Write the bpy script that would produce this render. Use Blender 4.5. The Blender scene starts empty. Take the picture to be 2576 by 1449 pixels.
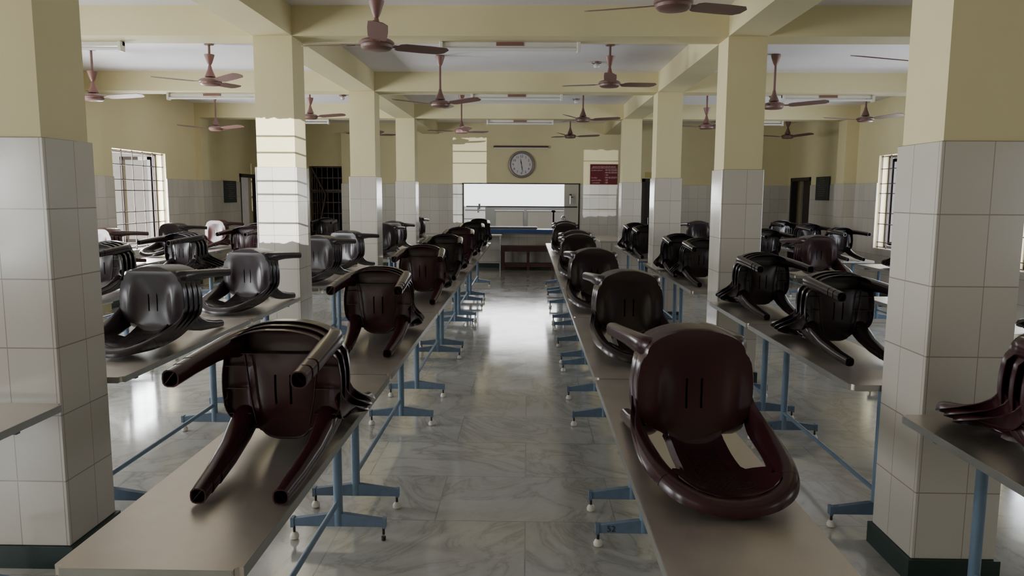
import bpy, bmesh, math, random
from mathutils import Matrix, Vector
random.seed(7)
S = bpy.context.scene
C = S.collection
PI = math.pi
# ------------------------------------------------------------------ helpers
def lin(c):
    return tuple(((v/255.0)/12.92 if v/255.0 <= .04045 else ((v/255.0+.055)/1.055)**2.4) for v in c)
def srgb(r, g, b):
    return lin((r, g, b)) + (1,)
def new_mat(name):
    m = bpy.data.materials.new(name); m.use_nodes = True
    nt = m.node_tree; return m, nt, nt.nodes['Principled BSDF']
def N(nt, t, **kw):
    n = nt.nodes.new(t)
    for k, v in kw.items(): setattr(n, k, v)
    return n
def math_n(nt, op, a, b=None, c=None, clamp=False):
    n = nt.nodes.new('ShaderNodeMath'); n.operation = op; n.use_clamp = clamp
    for i, v in enumerate((a, b, c)):
        if v is None: continue
        if isinstance(v, (int, float)): n.inputs[i].default_value = v
        else: nt.links.new(v, n.inputs[i])
    return n.outputs[0]
def mixc(nt, f, a, b):
    n = nt.nodes.new('ShaderNodeMix'); n.data_type = 'RGBA'
    for sock, v in ((n.inputs[0], f), (n.inputs[6], a), (n.inputs[7], b)):
        if isinstance(v, (int, float)): sock.default_value = v
        elif isinstance(v, tuple): sock.default_value = v
        else: nt.links.new(v, sock)
    return n.outputs[2]
def noise(nt, scale, detail=3, rough=.5, vec=None, dist=0):
    n = nt.nodes.new('ShaderNodeTexNoise'); n.inputs['Scale'].default_value = scale
    n.inputs['Detail'].default_value = detail; n.inputs['Roughness'].default_value = rough
    n.inputs['Distortion'].default_value = dist
    if vec is not None: nt.links.new(vec, n.inputs['Vector'])
    return n.outputs[0]
def ramp(nt, f, stops):
    n = nt.nodes.new('ShaderNodeValToRGB'); cr = n.color_ramp
    while len(cr.elements) < len(stops): cr.elements.new(.5)
    for e, (p, c) in zip(cr.elements, stops): e.position = p; e.color = c
    nt.links.new(f, n.inputs[0]); return n.outputs[0]
def objco(nt):
    return nt.nodes.new('ShaderNodeTexCoord').outputs['Object']
def simple(name, col, rough=.5, metal=0, spec=.5, vary=0, vscale=8, emit=None):
    m, nt, b = new_mat(name)
    b.inputs['Roughness'].default_value = rough; b.inputs['Metallic'].default_value = metal
    b.inputs['Specular IOR Level'].default_value = spec
    co = objco(nt); nz = noise(nt, vscale, 4, .6, co)
    d = tuple(v*(1-vary) for v in col[:3])+(1,); u = tuple(min(1, v*(1+vary)) for v in col[:3])+(1,)
    nt.links.new(mixc(nt, nz, d, u), b.inputs['Base Color'])
    return m
# ------------------------------------------------------------------ materials
def paint_mat(name, col):
    m, nt, b = new_mat(name); co = objco(nt)
    n1 = noise(nt, .8, 5, .6, co); n2 = noise(nt, 14, 4, .6, co)
    c = mixc(nt, n1, tuple(v*.86 for v in col[:3])+(1,), tuple(v*1.08 for v in col[:3])+(1,))
    nt.links.new(c, b.inputs['Base Color']); b.inputs['Roughness'].default_value = .62
    b.inputs['Specular IOR Level'].default_value = .25
    bp = N(nt, 'ShaderNodeBump'); bp.inputs['Strength'].default_value = .08; bp.inputs['Distance'].default_value = .01
    nt.links.new(n2, bp.inputs['Height']); nt.links.new(bp.outputs[0], b.inputs['Normal'])
    return m
M = {}
M['paint'] = paint_mat('cream_paint', (.63, .565, .335, 1))
M['ceil'] = paint_mat('ceiling_whitewash', (.78, .75, .765, 1))
def tile_mat():
    m, nt, b = new_mat('glazed_wall_tile'); co = objco(nt)
    sep = N(nt, 'ShaderNodeSeparateXYZ'); nt.links.new(co, sep.inputs[0])
    g = N(nt, 'ShaderNodeNewGeometry'); sn = N(nt, 'ShaderNodeSeparateXYZ'); nt.links.new(g.outputs['True Normal'], sn.inputs[0])
    isx = math_n(nt, 'GREATER_THAN', math_n(nt, 'ABSOLUTE', sn.outputs[0]), .5)
    u = math_n(nt, 'ADD', math_n(nt, 'MULTIPLY', sep.outputs[1], isx), math_n(nt, 'MULTIPLY', sep.outputs[0], math_n(nt, 'SUBTRACT', 1, isx)))
    fu = math_n(nt, 'FRACT', math_n(nt, 'DIVIDE', math_n(nt, 'ADD', u, 50.0), .2))
    fz = math_n(nt, 'FRACT', math_n(nt, 'DIVIDE', math_n(nt, 'ADD', sep.outputs[2], 50*.2958-.1), .2958))
    def near(f, w):
        d = math_n(nt, 'MINIMUM', f, math_n(nt, 'SUBTRACT', 1, f)); return math_n(nt, 'LESS_THAN', d, w)
    ln = math_n(nt, 'MAXIMUM', near(fu, .0085), near(fz, .0085))
    idn = N(nt, 'ShaderNodeTexWhiteNoise'); idn.noise_dimensions = '2D'
    cb = N(nt, 'ShaderNodeCombineXYZ')
    nt.links.new(math_n(nt, 'FLOOR', math_n(nt, 'DIVIDE', math_n(nt, 'ADD', u, 50.0), .2)), cb.inputs[0])
    nt.links.new(math_n(nt, 'FLOOR', math_n(nt, 'DIVIDE', math_n(nt, 'ADD', sep.outputs[2], 50*.2958-.1), .2958)), cb.inputs[1])
    nt.links.new(cb.outputs[0], idn.inputs['Vector'])
    base = mixc(nt, idn.outputs[0], (.47, .44, .385, 1), (.54, .51, .45, 1))
    sp = noise(nt, 240, 2, .7, co); base = mixc(nt, math_n(nt, 'MULTIPLY', sp, .35), base, (.38, .36, .32, 1))
    col = mixc(nt, ln, base, (.26, .23, .19, 1)); nt.links.new(col, b.inputs['Base Color'])
    ro = math_n(nt, 'ADD', math_n(nt, 'MULTIPLY', noise(nt, 5, 3, .5, co), .16), .10)
    nt.links.new(ro, b.inputs['Roughness']); b.inputs['Specular IOR Level'].default_value = .5
    bp = N(nt, 'ShaderNodeBump'); bp.inputs['Strength'].default_value = .35; bp.inputs['Distance'].default_value = .002
    h = math_n(nt, 'SUBTRACT', math_n(nt, 'MULTIPLY', noise(nt, 4, 2, .5, co), .8), ln)
    nt.links.new(h, bp.inputs['Height']); nt.links.new(bp.outputs[0], b.inputs['Normal'])
    return m
M['tile'] = tile_mat()
def floor_mat():
    m, nt, b = new_mat('grey_veined_marble'); co = objco(nt)
    sep = N(nt, 'ShaderNodeSeparateXYZ'); nt.links.new(co, sep.inputs[0])
    br = N(nt, 'ShaderNodeTexBrick'); br.offset = .5; br.inputs['Scale'].default_value = 1
    br.inputs['Brick Width'].default_value = .92; br.inputs['Row Height'].default_value = .61
    br.inputs['Mortar Size'].default_value = .0035; br.inputs['Mortar Smooth'].default_value = .1
    br.inputs['Color1'].default_value = (0, 0, 0, 1); br.inputs['Color2'].default_value = (1, 1, 1, 1); br.inputs['Mortar'].default_value = (.5, .5, .5, 1)
    nt.links.new(co, br.inputs['Vector'])
    # per slab shift and stretch so each slab has its own veins
    sh = N(nt, 'ShaderNodeVectorMath'); sh.operation = 'MULTIPLY'; nt.links.new(br.outputs['Color'], sh.inputs[0]); sh.inputs[1].default_value = (37, 21, 13)
    ad = N(nt, 'ShaderNodeVectorMath'); ad.operation = 'ADD'; nt.links.new(co, ad.inputs[0]); nt.links.new(sh.outputs[0], ad.inputs[1])
    rot = N(nt, 'ShaderNodeVectorRotate'); rot.rotation_type = 'Z_AXIS'; nt.links.new(ad.outputs[0], rot.inputs['Vector'])
    nt.links.new(math_n(nt, 'MULTIPLY', br.outputs['Color'], 2.6), rot.inputs['Angle'])
    mp = N(nt, 'ShaderNodeMapping'); mp.inputs['Scale'].default_value = (1.0, 2.0, 1); nt.links.new(rot.outputs[0], mp.inputs['Vector'])
    v1 = noise(nt, 1.5, 9, .62, mp.outputs[0], 1.1)
    v2 = noise(nt, 1.3, 5, .6, ad.outputs[0], .5); v3 = noise(nt, 11, 8, .7, mp.outputs[0], .4)
    ab = math_n(nt, 'ABSOLUTE', math_n(nt, 'SUBTRACT', v1, .5))
    ve = ramp(nt, ab, [(0, (.56, .57, .56, 1)), (.009, (.74, .74, .73, 1)), (.04, (.90, .90, .90, 1)), (.10, (1, 1, 1, 1)), (.2, (.88, .88, .87, 1))])
    c0 = mixc(nt, math_n(nt, 'ADD', math_n(nt, 'MULTIPLY', v2, .6), math_n(nt, 'MULTIPLY', v3, .4)), (.25, .255, .245, 1), (.57, .56, .525, 1))
    mul = N(nt, 'ShaderNodeMix'); mul.data_type = 'RGBA'; mul.blend_type = 'MULTIPLY'; mul.inputs[0].default_value = .9
    nt.links.new(c0, mul.inputs[6]); nt.links.new(ve, mul.inputs[7])
    tint = mixc(nt, math_n(nt, 'MULTIPLY', br.outputs['Color'], .22), mul.outputs[2], (.40, .36, .29, 1))
    col = mixc(nt, math_n(nt, 'MULTIPLY', br.outputs['Fac'], .4), tint, (.13, .125, .115, 1))
    nt.links.new(col, b.inputs['Base Color'])
    ro = math_n(nt, 'ADD', math_n(nt, 'MULTIPLY', noise(nt, 2.5, 5, .65, co), .15), .045)
    nt.links.new(ro, b.inputs['Roughness']); b.inputs['Specular IOR Level'].default_value = .75
    bp = N(nt, 'ShaderNodeBump'); bp.inputs['Strength'].default_value = .12; bp.inputs['Distance'].default_value = .004
    nt.links.new(noise(nt, 3, 4, .6, co), bp.inputs['Height']); nt.links.new(bp.outputs[0], b.inputs['Normal'])
    return m
M['floor'] = floor_mat()
M['plinth'] = simple('dark_green_plinth', (.012, .028, .024, 1), .35, vary=.3)
def steel_mat():
    m, nt, b = new_mat('brushed_steel_top'); co = objco(nt)
    mp = N(nt, 'ShaderNodeMapping'); mp.inputs['Scale'].default_value = (60, 1.2, 60); nt.links.new(co, mp.inputs['Vector'])
    br = noise(nt, 4, 4, .6, mp.outputs[0]); st = noise(nt, 5, 5, .65, co)
    c = mixc(nt, st, (.44, .395, .35, 1), (.66, .60, .54, 1)); nt.links.new(c, b.inputs['Base Color'])
    b.inputs['Metallic'].default_value = .82
    r = math_n(nt, 'ADD', math_n(nt, 'MULTIPLY', st, .18), math_n(nt, 'ADD', math_n(nt, 'MULTIPLY', br, .08), .20))
    nt.links.new(r, b.inputs['Roughness'])
    return m
M['steel'] = steel_mat()
M['edge'] = simple('steel_edge', (.36, .36, .34, 1), .35, .8, vary=.2)
M['blue'] = simple('blue_enamel', (.125, .19, .27, 1), .38, vary=.25, vscale=12)
M['bluedk'] = simple('worn_blue_enamel', (.10, .145, .21, 1), .45, vary=.35, vscale=20)
M['glide'] = simple('white_plastic_glide', (.60, .57, .50, 1), .35, vary=.15)
M['bolt'] = simple('dark_bolt', (.03, .025, .022, 1), .5, .5)
def plastic(name, a, rough=.27, weave=False):
    m, nt, b = new_mat(name); co = objco(nt)
    n1 = noise(nt, 4, 2, .5, co)
    c = mixc(nt, n1, tuple(v*.85 for v in a[:3])+(1,), tuple(v*1.2 for v in a[:3])+(1,))
    r = math_n(nt, 'ADD', math_n(nt, 'MULTIPLY', noise(nt, 3, 2, .5, co), .05), rough-.04)
    if weave:
        sep = N(nt, 'ShaderNodeSeparateXYZ'); nt.links.new(co, sep.inputs[0])
        w = N(nt, 'ShaderNodeCombineXYZ'); nt.links.new(sep.outputs[0], w.inputs[0]); nt.links.new(sep.outputs[2], w.inputs[1])
        br = N(nt, 'ShaderNodeTexBrick'); br.inputs['Scale'].default_value = 1; br.inputs['Brick Width'].default_value = .019
        br.inputs['Row Height'].default_value = .0125; br.inputs['Mortar Size'].default_value = .0022; br.inputs['Mortar Smooth'].default_value = .4
        nt.links.new(w.outputs[0], br.inputs['Vector'])
        c = mixc(nt, math_n(nt, 'MULTIPLY', br.outputs['Fac'], .6), c, (.006, .004, .004, 1))
        bp = N(nt, 'ShaderNodeBump'); bp.invert = True; bp.inputs['Strength'].default_value = .8; bp.inputs['Distance'].default_value = .002
        nt.links.new(br.outputs['Fac'], bp.inputs['Height']); nt.links.new(bp.outputs[0], b.inputs['Normal'])
    nt.links.new(c, b.inputs['Base Color']); nt.links.new(r, b.inputs['Roughness'])
    b.inputs['Specular IOR Level'].default_value = .45
    return m
PL = {'maroon': (.029, .0062, .0105, 1), 'brown': (.012, .0062, .0075, 1), 'violet': (.020, .0125, .016, 1), 'rosy': (.040, .012, .012, 1)}
for k, v in PL.items():
    M[k] = plastic(k+'_plastic', v); M[k+'_weave'] = plastic(k+'_woven_plastic', v, .3, True)
M['fan'] = simple('brown_fan_enamel', (.16, .085, .072, 1), .4, vary=.2)
M['fancone'] = simple('pink_brown_cone', (.20, .095, .08, 1), .45, vary=.15)
M['white'] = simple('white_enamel', (.62, .60, .56, 1), .4, vary=.06)
M['tube'] = simple('unlit_glass_tube', (.66, .65, .66, 1), .2, vary=.03)
M['dark'] = simple('dark_wood', (.022, .015, .013, 1), .55, vary=.4)
M['bar'] = simple('brown_painted_bar', (.075, .045, .04, 1), .5, .2, vary=.3)
M['black'] = simple('black_board', (.022, .026, .028, 1), .5, vary=.2)
M['wood'] = simple('red_brown_wood', (.075, .028, .026, 1), .5, vary=.3, vscale=4)
M['red'] = simple('red_sign_board', (.13, .006, .014, 1), .4, vary=.05)
M['ink'] = simple('pale_lettering', (.70, .52, .52, 1), .5)
M['inkdark'] = simple('dark_lettering', (.03, .03, .035, 1), .5)
M['inkfaint'] = simple('faint_chalk_lettering', (.13, .12, .11, 1), .6)
M['clockface'] = simple('clock_dial', (.58, .54, .55, 1), .4)
M['clockrim'] = simple('grey_clock_rim', (.26, .22, .20, 1), .35, .3, vary=.1)
M['counterw'] = simple('white_counter_slab', (.75, .74, .74, 1), .2, vary=.04)
M['counterb'] = simple('blue_counter_edge', (.03, .07, .22, 1), .35)
M['grey'] = simple('grey_wall_panel', (.42, .42, .43, 1), .35, vary=.08, vscale=2)
M['pipe'] = simple('black_pipe', (.02, .02, .022, 1), .4)
M['chrome'] = simple('chrome', (.6, .6, .62, 1), .18, 1)
M['roomgrey'] = simple('grey_side_room_wall', (.30, .28, .26, 1), .6, vary=.15)  # plain grey wall colour of the left side room
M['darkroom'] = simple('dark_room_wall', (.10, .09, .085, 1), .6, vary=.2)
M['tray'] = simple('grey_tray', (.10, .10, .12, 1), .35, .4)
M['yellow'] = simple('yellow_door_plate', (.45, .36, .12, 1), .5)
# ------------------------------------------------------------------ mesh helpers
def box(bm, x0, x1, y0, y1, z0, z1):
    v = [bm.verts.new(p) for p in ((x0,y0,z0),(x1,y0,z0),(x1,y1,z0),(x0,y1,z0),(x0,y0,z1),(x1,y0,z1),(x1,y1,z1),(x0,y1,z1))]
    for f in ((3,2,1,0),(4,5,6,7),(0,1,5,4),(1,2,6,5),(2,3,7,6),(3,0,4,7)): bm.faces.new([v[i] for i in f])
def basis(d):
    d = d.normalized(); a = Vector((0,0,1)) if abs(d.z) < .9 else Vector((1,0,0))
    u = d.cross(a).normalized(); return u, d.cross(u)
def cyl(bm, p0, p1, r0, r1=None, n=12, caps=True):
    p0, p1 = Vector(p0), Vector(p1); r1 = r0 if r1 is None else r1
    u, w = basis(p1-p0)
    R = [[bm.verts.new(p+(u*math.cos(2*PI*i/n)+w*math.sin(2*PI*i/n))*r) for i in range(n)] for p, r in ((p0, r0), (p1, r1))]
    for i in range(n): bm.faces.new((R[0][i], R[0][(i+1) % n], R[1][(i+1) % n], R[1][i]))
    if caps: bm.faces.new(R[0][::-1]); bm.faces.new(R[1])
def lathe(bm, prof, cx, cy, n=24, cap=True):
    rings = []
    for r, z in prof: rings.append([bm.verts.new((cx+r*math.cos(2*PI*i/n), cy+r*math.sin(2*PI*i/n), z)) for i in range(n)])
    for a, b in zip(rings, rings[1:]):
        for i in range(n): bm.faces.new((a[i], a[(i+1) % n], b[(i+1) % n], b[i]))
    if cap: bm.faces.new(rings[0][::-1]); bm.faces.new(rings[-1])
def mesh(name, bm, mats, smooth=False):
    bmesh.ops.recalc_face_normals(bm, faces=bm.faces)
    me = bpy.data.meshes.new(name); bm.to_mesh(me); bm.free()
    for m in (mats if isinstance(mats, (list, tuple)) else [mats]): me.materials.append(m)
    if smooth:
        me.shade_smooth()
        try: me.set_sharp_from_angle(angle=math.radians(40))
        except Exception: pass
    return me
def obj(name, bm, mats, parent=None, smooth=False, loc=None):
    me = bm if isinstance(bm, bpy.types.Mesh) else mesh(name, bm, mats, smooth)
    o = bpy.data.objects.new(name, me); C.objects.link(o)
    if parent is not None: o.parent = parent
    if loc is not None: o.location = loc
    return o
def tag(o, label, cat, group=None):
    o['label'] = label; o['category'] = cat
    if group: o['group'] = group
    return o
def thing(name, label, cat, loc=(0,0,0), rz=0, group=None):
    o = bpy.data.objects.new(name, None); C.objects.link(o); o.location = loc; o.rotation_euler = (0, 0, rz)
    o.empty_display_size = .1
    return tag(o, label, cat, group)
def struct(name, bm, mats, parent=None, smooth=False, loc=None, label=None):
    o = obj(name, bm, mats, parent, smooth, loc)
    if parent is None: o['kind'] = 'structure'
    if label: o['label'] = label
    return o
def nb(): return bmesh.new()
def rnd(bm, w, seg=2):
    bmesh.ops.bevel(bm, geom=bm.edges[:], offset=w, segments=seg, affect='EDGES', clamp_overlap=True)
# ------------------------------------------------------------------ camera
cam = bpy.data.cameras.new('camera'); co = bpy.data.objects.new('camera', cam); C.objects.link(co); S.camera = co
F, P_, YW, RL = 1897.17, .1233, .02, .0056
fw = Vector((-math.sin(YW)*math.cos(P_), math.cos(YW)*math.cos(P_), -math.sin(P_)))
rt = Vector((math.cos(YW), math.sin(YW), 0)); up = rt.cross(fw)
r2 = rt*math.cos(RL)+up*math.sin(RL); u2 = -rt*math.sin(RL)+up*math.cos(RL)
mw = Matrix((r2, u2, -fw)).transposed().to_4x4(); mw.translation = (0, 0, 1.65); co.matrix_world = mw
cam.sensor_width = 36; cam.lens = F*36/2576; cam.clip_end = 100; cam.clip_start = .02
# ------------------------------------------------------------------ room
XL, XR, YB, YF, ZC, ZB, ZD = -5.95, 5.80, 17.07, -5.0, 3.23, 2.98, 1.875
YS = [-.36, 3.1365, 6.589, 10.063, 13.581]       # front faces of the beam / pillar rows
bm = nb(); box(bm, XL-.3, XR+.3, YF, YB+.3, -.1, 0); struct('floor', bm, M['floor'], label='grey veined marble slab floor')
bm = nb(); box(bm, XL-.3, XR+.3, YF, YB+.3, ZC, ZC+.12); struct('ceiling', bm, M['ceil'])
def wall_slabs(bm, axis, c, t, u0, u1, z0, z1, holes):
    us = sorted({u0, u1} | {h[0] for h in holes} | {h[1] for h in holes}); us = [u for u in us if u0 <= u <= u1]
    for a, b in zip(us, us[1:]):
        zs = [(z0, z1)]
        for h in holes:
            if h[0] <= a+1e-6 and h[1] >= b-1e-6:
                nz = []
                for p, q in zs:
                    if h[3] <= p or h[2] >= q: nz.append((p, q)); continue
                    if h[2] > p: nz.append((p, h[2]))
                    if h[3] < q: nz.append((h[3], q))
                zs = nz
        for p, q in zs:
            if axis == 'X': box(bm, min(c, c+t), max(c, c+t), a, b, p, q)
            else: box(bm, a, b, min(c, c+t), max(c, c+t), p, q)
WT = .24
holesL = [(-3.2, -1.7, .78, 2.28), (.4, 1.9, .78, 2.28), (3.9, 5.4, .78, 2.28), (7.35, 8.85, .78, 2.28), (10.82, 12.42, .78, 2.28), (15.6, 16.72, 0, 2.05)]  # windows beside and behind the camera are unseen, added for fill light
holesR = [(-3.2, -1.7, .78, 2.28), (.4, 1.9, .78, 2.28), (3.9, 5.4, .78, 2.28), (7.7, 9.15, .78, 2.28), (11.25, 12.74, .80, 2.32), (15.72, 16.9, 0, 2.04)]  # same here: the unseen front-bay windows are added for fill
holesB = [(-4.93, -4.15, 0, 2.26), (-1.453, 1.15, .86, 1.885), (2.55, 3.35, 0, 2.02)]
for side, c, sgn, holes in (('left', XL, -1, holesL), ('right', XR, 1, holesR)):
    bm = nb(); wall_slabs(bm, 'X', c, sgn*WT, YF, YB, 0, ZC, holes); w = struct('wall_'+side, bm, M['paint'])
    bm = nb(); wall_slabs(bm, 'X', c, -sgn*.014, YF, YB, .1, ZD, holes); struct('tile_dado', bm, M['tile'], w)
    bm = nb(); wall_slabs(bm, 'X', c, -sgn*.028, YF, YB, 0, .1, holes); struct('baseboard_'+side, bm, M['plinth'])
bm = nb(); wall_slabs(bm, 'Y', YB, WT, XL-.24, XR+.24, 0, ZC, holesB); w = struct('wall_back', bm, M['paint'])
bm = nb(); wall_slabs(bm, 'Y', YB, -.014, XL+.015, XR-.015, .1, ZD, holesB); struct('tile_dado', bm, M['tile'], w)
bm = nb(); wall_slabs(bm, 'Y', YB, -.028, XL+.03, XR-.03, 0, .1, holesB); struct('baseboard_back', bm, M['plinth'])
bm = nb(); wall_slabs(bm, 'Y', YF, -WT, XL-.24, XR+.24, 0, ZC, []); struct('wall_front', bm, M['paint'])
# beams
def beam(name, x0, x1, y0, y1, lab):
    bm = nb(); box(bm, x0, x1, y0, y1, ZB, ZC+.02); o = struct(name, bm, M['paint'], label=lab); return o
XLI, XLO, XRI, XRO = -2.0185, -2.352, 1.680, 2.008
for i, y in enumerate(YS):
    beam('cross_beam', XL, XR, y, y+.335, 'cream concrete cross beam under ceiling, %s from the camera' % ('nearest','second','third','fourth','fifth')[i])
beam('long_beam', XLO, XLI, YF, YB, 'cream painted beam running lengthwise over the left pillars')
beam('long_beam', XRI, XRO, YF, YB, 'cream painted beam running lengthwise over the right pillars')
rows = {0: 'behind the camera', 1: 'nearest the camera', 2: 'second from the camera', 3: 'third from the camera', 4: 'farthest from the camera'}
for i, y in enumerate(YS):
    for s, (xi, xo) in (('left', (XLI, XLO)), ('right', (XRI, XRO))):
        if i == 0: continue
        x0, x1 = min(xi, xo), max(xi, xo); t = .015
        d = 1 if s == 'right' else -1
        bm = nb(); box(bm, x0-xi, x1-xi, 0, .335, 0, ZB+.005)
        p = struct('pillar', bm, M['paint'], loc=(xi, y, 0), label='square pillar, cream above and tiled below, %s row, %s' % (s, rows[i]))
        bm = nb(); box(bm, x0-xi-t, x1-xi+t, -t, .335+t, .1, ZD); rnd(bm, .003, 1); struct('tile_cladding', bm, M['tile'], p)
        bm = nb(); box(bm, x0-xi-t-.016, x1-xi+t+.016, -t-.016, .335+t+.016, 0, .1); struct('plinth', bm, M['plinth'], p)
# wall pilasters under the beam ends
for y in YS[1:]:
    for s, x in (('left', XL-.12), ('right', XR-.22)):
        bm = nb(); box(bm, x, x+.22, y, y+.335, 0, ZB); p = struct('pilaster', bm, M['paint'], label='cream pilaster standing out of the %s wall' % s)
        bm = nb(); box(bm, x+(-.0 if s == 'left' else -.015), x+.22+(.015 if s == 'left' else 0), y-.015, y+.35, .1, ZD); struct('tile_cladding', bm, M['tile'], p)
for x0, x1 in ((-4.15, -3.95),):
    bm = nb(); box(bm, x0, x1, YB-.14, YB, 0, ZB); p = struct('pilaster', bm, M['paint'], label='cream pilaster standing out of the back wall')
    bm = nb(); box(bm, x0-.014, x1+.014, YB-.155, YB-.0, .1, ZD); struct('tile_cladding', bm, M['tile'], p)
# ------------------------------------------------------------------ windows
wn = [0]
def window(side, y0, y1, z0, z1, shut=True):
    wn[0] += 1; sg = -1 if side == 'left' else 1; c = XL if side == 'left' else XR
    xo = c+sg*.16
    bm = nb(); f = .035
    for a, b, p, q in ((y0, y1, z0, z0+f), (y0, y1, z1-f, z1), (y0, y0+f, z0, z1), (y1-f, y1, z0, z1)):
        box(bm, min(xo, xo+sg*.05), max(xo, xo+sg*.05), a, b, p, q)
    w = struct('window_%d' % wn[0], bm, M['dark'], label='barred window in the %s wall with a dark frame' % side)
    bm = nb(); xg = c+sg*.05
    n = 5
    for i in range(n+1):
        y = y0+.02+(y1-y0-.04)*i/n; box(bm, xg-.007, xg+.007, y-.007, y+.007, z0, z1)
    for z in [z0+.02, z0+.10, z0+.40, z0+.58, z0+.90, z0+1.06, z1-.22, z1-.02]:
        box(bm, xg-.006, xg+.006, y0, y1, z-.006, z+.006)
    obj('window_grille', bm, M['bar'], w)
    bm = nb(); box(bm, min(c, c+sg*.16), max(c, c+sg*.16), y0, y1, z0-.03, z0+.004); obj('sill', bm, M['tile'], w)
    if shut:
        bm = nb()
        xs = c+sg*.22
        for (a, b) in ((y1-.03, y1), ):
            for (p, q, u, v) in ((0, .5, 0, .05), (0, .5, z1-z0-.15, z1-z0-.10), (0, .05, 0, z1-z0-.1), (.45, .5, 0, z1-z0-.1)):
                box(bm, min(xs+sg*p, xs+sg*q), max(xs+sg*p, xs+sg*q), a-.04, b, z0+.05+u, z0+.05+v)
        obj('casement', bm, M['dark'], w)
for h in holesL[:-1]: window('left', *h)
for h in holesR[:-1]: window('right', *h)
# ------------------------------------------------------------------ doors
def side_room(name, x0, x1, y0, y1, z1, m, open_side):
    bm = nb(); t = .05
    box(bm, x0, x1, y0, y1, -.05, 0); box(bm, x0, x1, y0, y1, z1, z1+t)
    if open_side != 'x1': box(bm, x1, x1+t, y0, y1, 0, z1)
    if open_side != 'x0': box(bm, x0-t, x0, y0, y1, 0, z1)
    box(bm, x0, x1, y1, y1+t, 0, z1)
    if open_side != 'y0': box(bm, x0, x1, y0-t, y0, 0, z1)
    return struct(name, bm, m)
r_ = side_room('wall_side_room', XL-2.2, XL-WT, 14.6, 18.6, 2.6, M['roomgrey'], 'x1')
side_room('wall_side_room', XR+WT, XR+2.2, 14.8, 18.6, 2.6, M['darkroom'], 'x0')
def door(n, side, y0, y1, z1, leaf):
    sg = -1 if side == 'left' else 1; c = XL if side == 'left' else XR
    bm = nb(); f = .07
    for a, b, p, q in ((y0, y0+f, 0, z1), (y1-f, y1, 0, z1), (y0, y1, z1-f, z1)):
        box(bm, min(c-sg*.01, c+sg*.12), max(c-sg*.01, c+sg*.12), a, b, p, q)
    d = struct('door_%d' % n, bm, M['dark'], label='dark framed doorway at the far end of the %s wall' % side)
    bm = nb()
    a = leaf
    if side == 'left': box(bm, c-.12-.80, c-.12, y0+.07, y0+.11, .01, z1-.07)
    else: box(bm, c+.10, c+.14, y0+.07, y0+.07+leaf, .01, z1-.07)
    for zz in (.25, 1.1):
        pass
    obj('door_leaf', bm, M['dark'], d)
    return d
door(1, 'left', 15.6, 16.72, 2.05, .4)
door(2, 'right', 15.72, 16.9, 2.04, .62)
t = thing('tube_light', 'short lit looking white tube lamp seen through the left doorway', 'tube light', (XL-1.6, 17.8, 1.95))
bm = nb(); box(bm, -.3, .3, 0, .04, 0, .05); obj('housing', bm, M['white'], t)
bm = nb(); cyl(bm, (-.28, -.03, .025), (.28, -.03, .025), .014); obj('tube', bm, M['tube'], t, True)
# back door with a yellow plate over it
bm = nb()
for a, b, p, q in ((2.55, 2.62, 0, 2.02), (3.28, 3.35, 0, 2.02), (2.55, 3.35, 1.95, 2.02)): box(bm, a, b, YB-.01, YB+.14, p, q)
d = struct('door_3', bm, M['dark'], label='dark door in the back wall right of the red sign')
bm = nb(); box(bm, 2.62, 3.28, YB+.05, YB+.09, 0, 1.95); obj('door_leaf', bm, M['dark'], d)
bm = nb(); cyl(bm, (2.70, YB+.02, 1.0), (2.70, YB+.02, 1.15), .012); obj('door_handle', bm, M['chrome'], d)
def text(body, size, loc, rot, mat, parent, name='lettering', align='LEFT', ext=.001, sx=1, shear=0):
    cu = bpy.data.curves.new(name, 'FONT'); cu.body = body; cu.size = size; cu.align_x = align; cu.extrude = ext; cu.shear = shear
    cu.resolution_u = 3
    o = bpy.data.objects.new(name, cu); C.objects.link(o); bpy.context.view_layer.update()
    me = bpy.data.meshes.new_from_object(o.evaluated_get(bpy.context.evaluated_depsgraph_get()))
    bpy.data.objects.remove(o); bpy.data.curves.remove(cu); me.name = name
    me.materials.clear(); me.materials.append(mat)
    r = bpy.data.objects.new(name, me); C.objects.link(r); r.location = loc; r.rotation_euler = rot; r.scale = (sx, 1, 1)
    if parent: r.parent = parent
    return r
FW = (PI/2, 0, 0)
bm = nb(); box(bm, 2.62, 3.2, YB-.02, YB, 2.04, 2.16); pl = obj('door_plate', bm, M['yellow']); tag(pl, 'small yellow name plate above the dark door in the back wall', 'sign')
# grille gate in the back wall, with the dark stair room behind
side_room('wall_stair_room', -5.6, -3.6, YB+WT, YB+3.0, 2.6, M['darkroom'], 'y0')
bm = nb()
x0, x1 = -4.93, -4.15
for i in range(7): x = x0+.02+(x1-x0-.04)*i/6; box(bm, x-.008, x+.008, YB+.10, YB+.116, 0, 2.26)
for z in (.05, .4, .8, 1.2, 1.45, 1.68, 2.0, 2.24): box(bm, x0, x1, YB+.095, YB+.12, z-.01, z+.01)
box(bm, x0, x1, YB+.09, YB+.125, 1.70, 1.74)
g = thing('grille_gate', 'dark iron grille gate filling the opening in the back wall behind the left pillars', 'gate', (0,0,0))
obj('gate_grille', bm, M['bar'], g)
bm = nb()
pts = [(-4.90, 2.25), (-4.58, 1.62), (-4.72, 1.0), (-4.9, .5)]
for a, b in zip(pts, pts[1:]): cyl(bm, (a[0], YB+.06, a[1]), (b[0], YB+.06, b[1]), .022)
for i in range(6):
    k = (i+.5)/6; xx = -4.9+.32*k; zt = 2.25-(2.25-1.62)*k; zb = .9+.5*k
    cyl(bm, (xx, YB+.06, zb), (xx, YB+.06, zt), .008)
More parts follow.
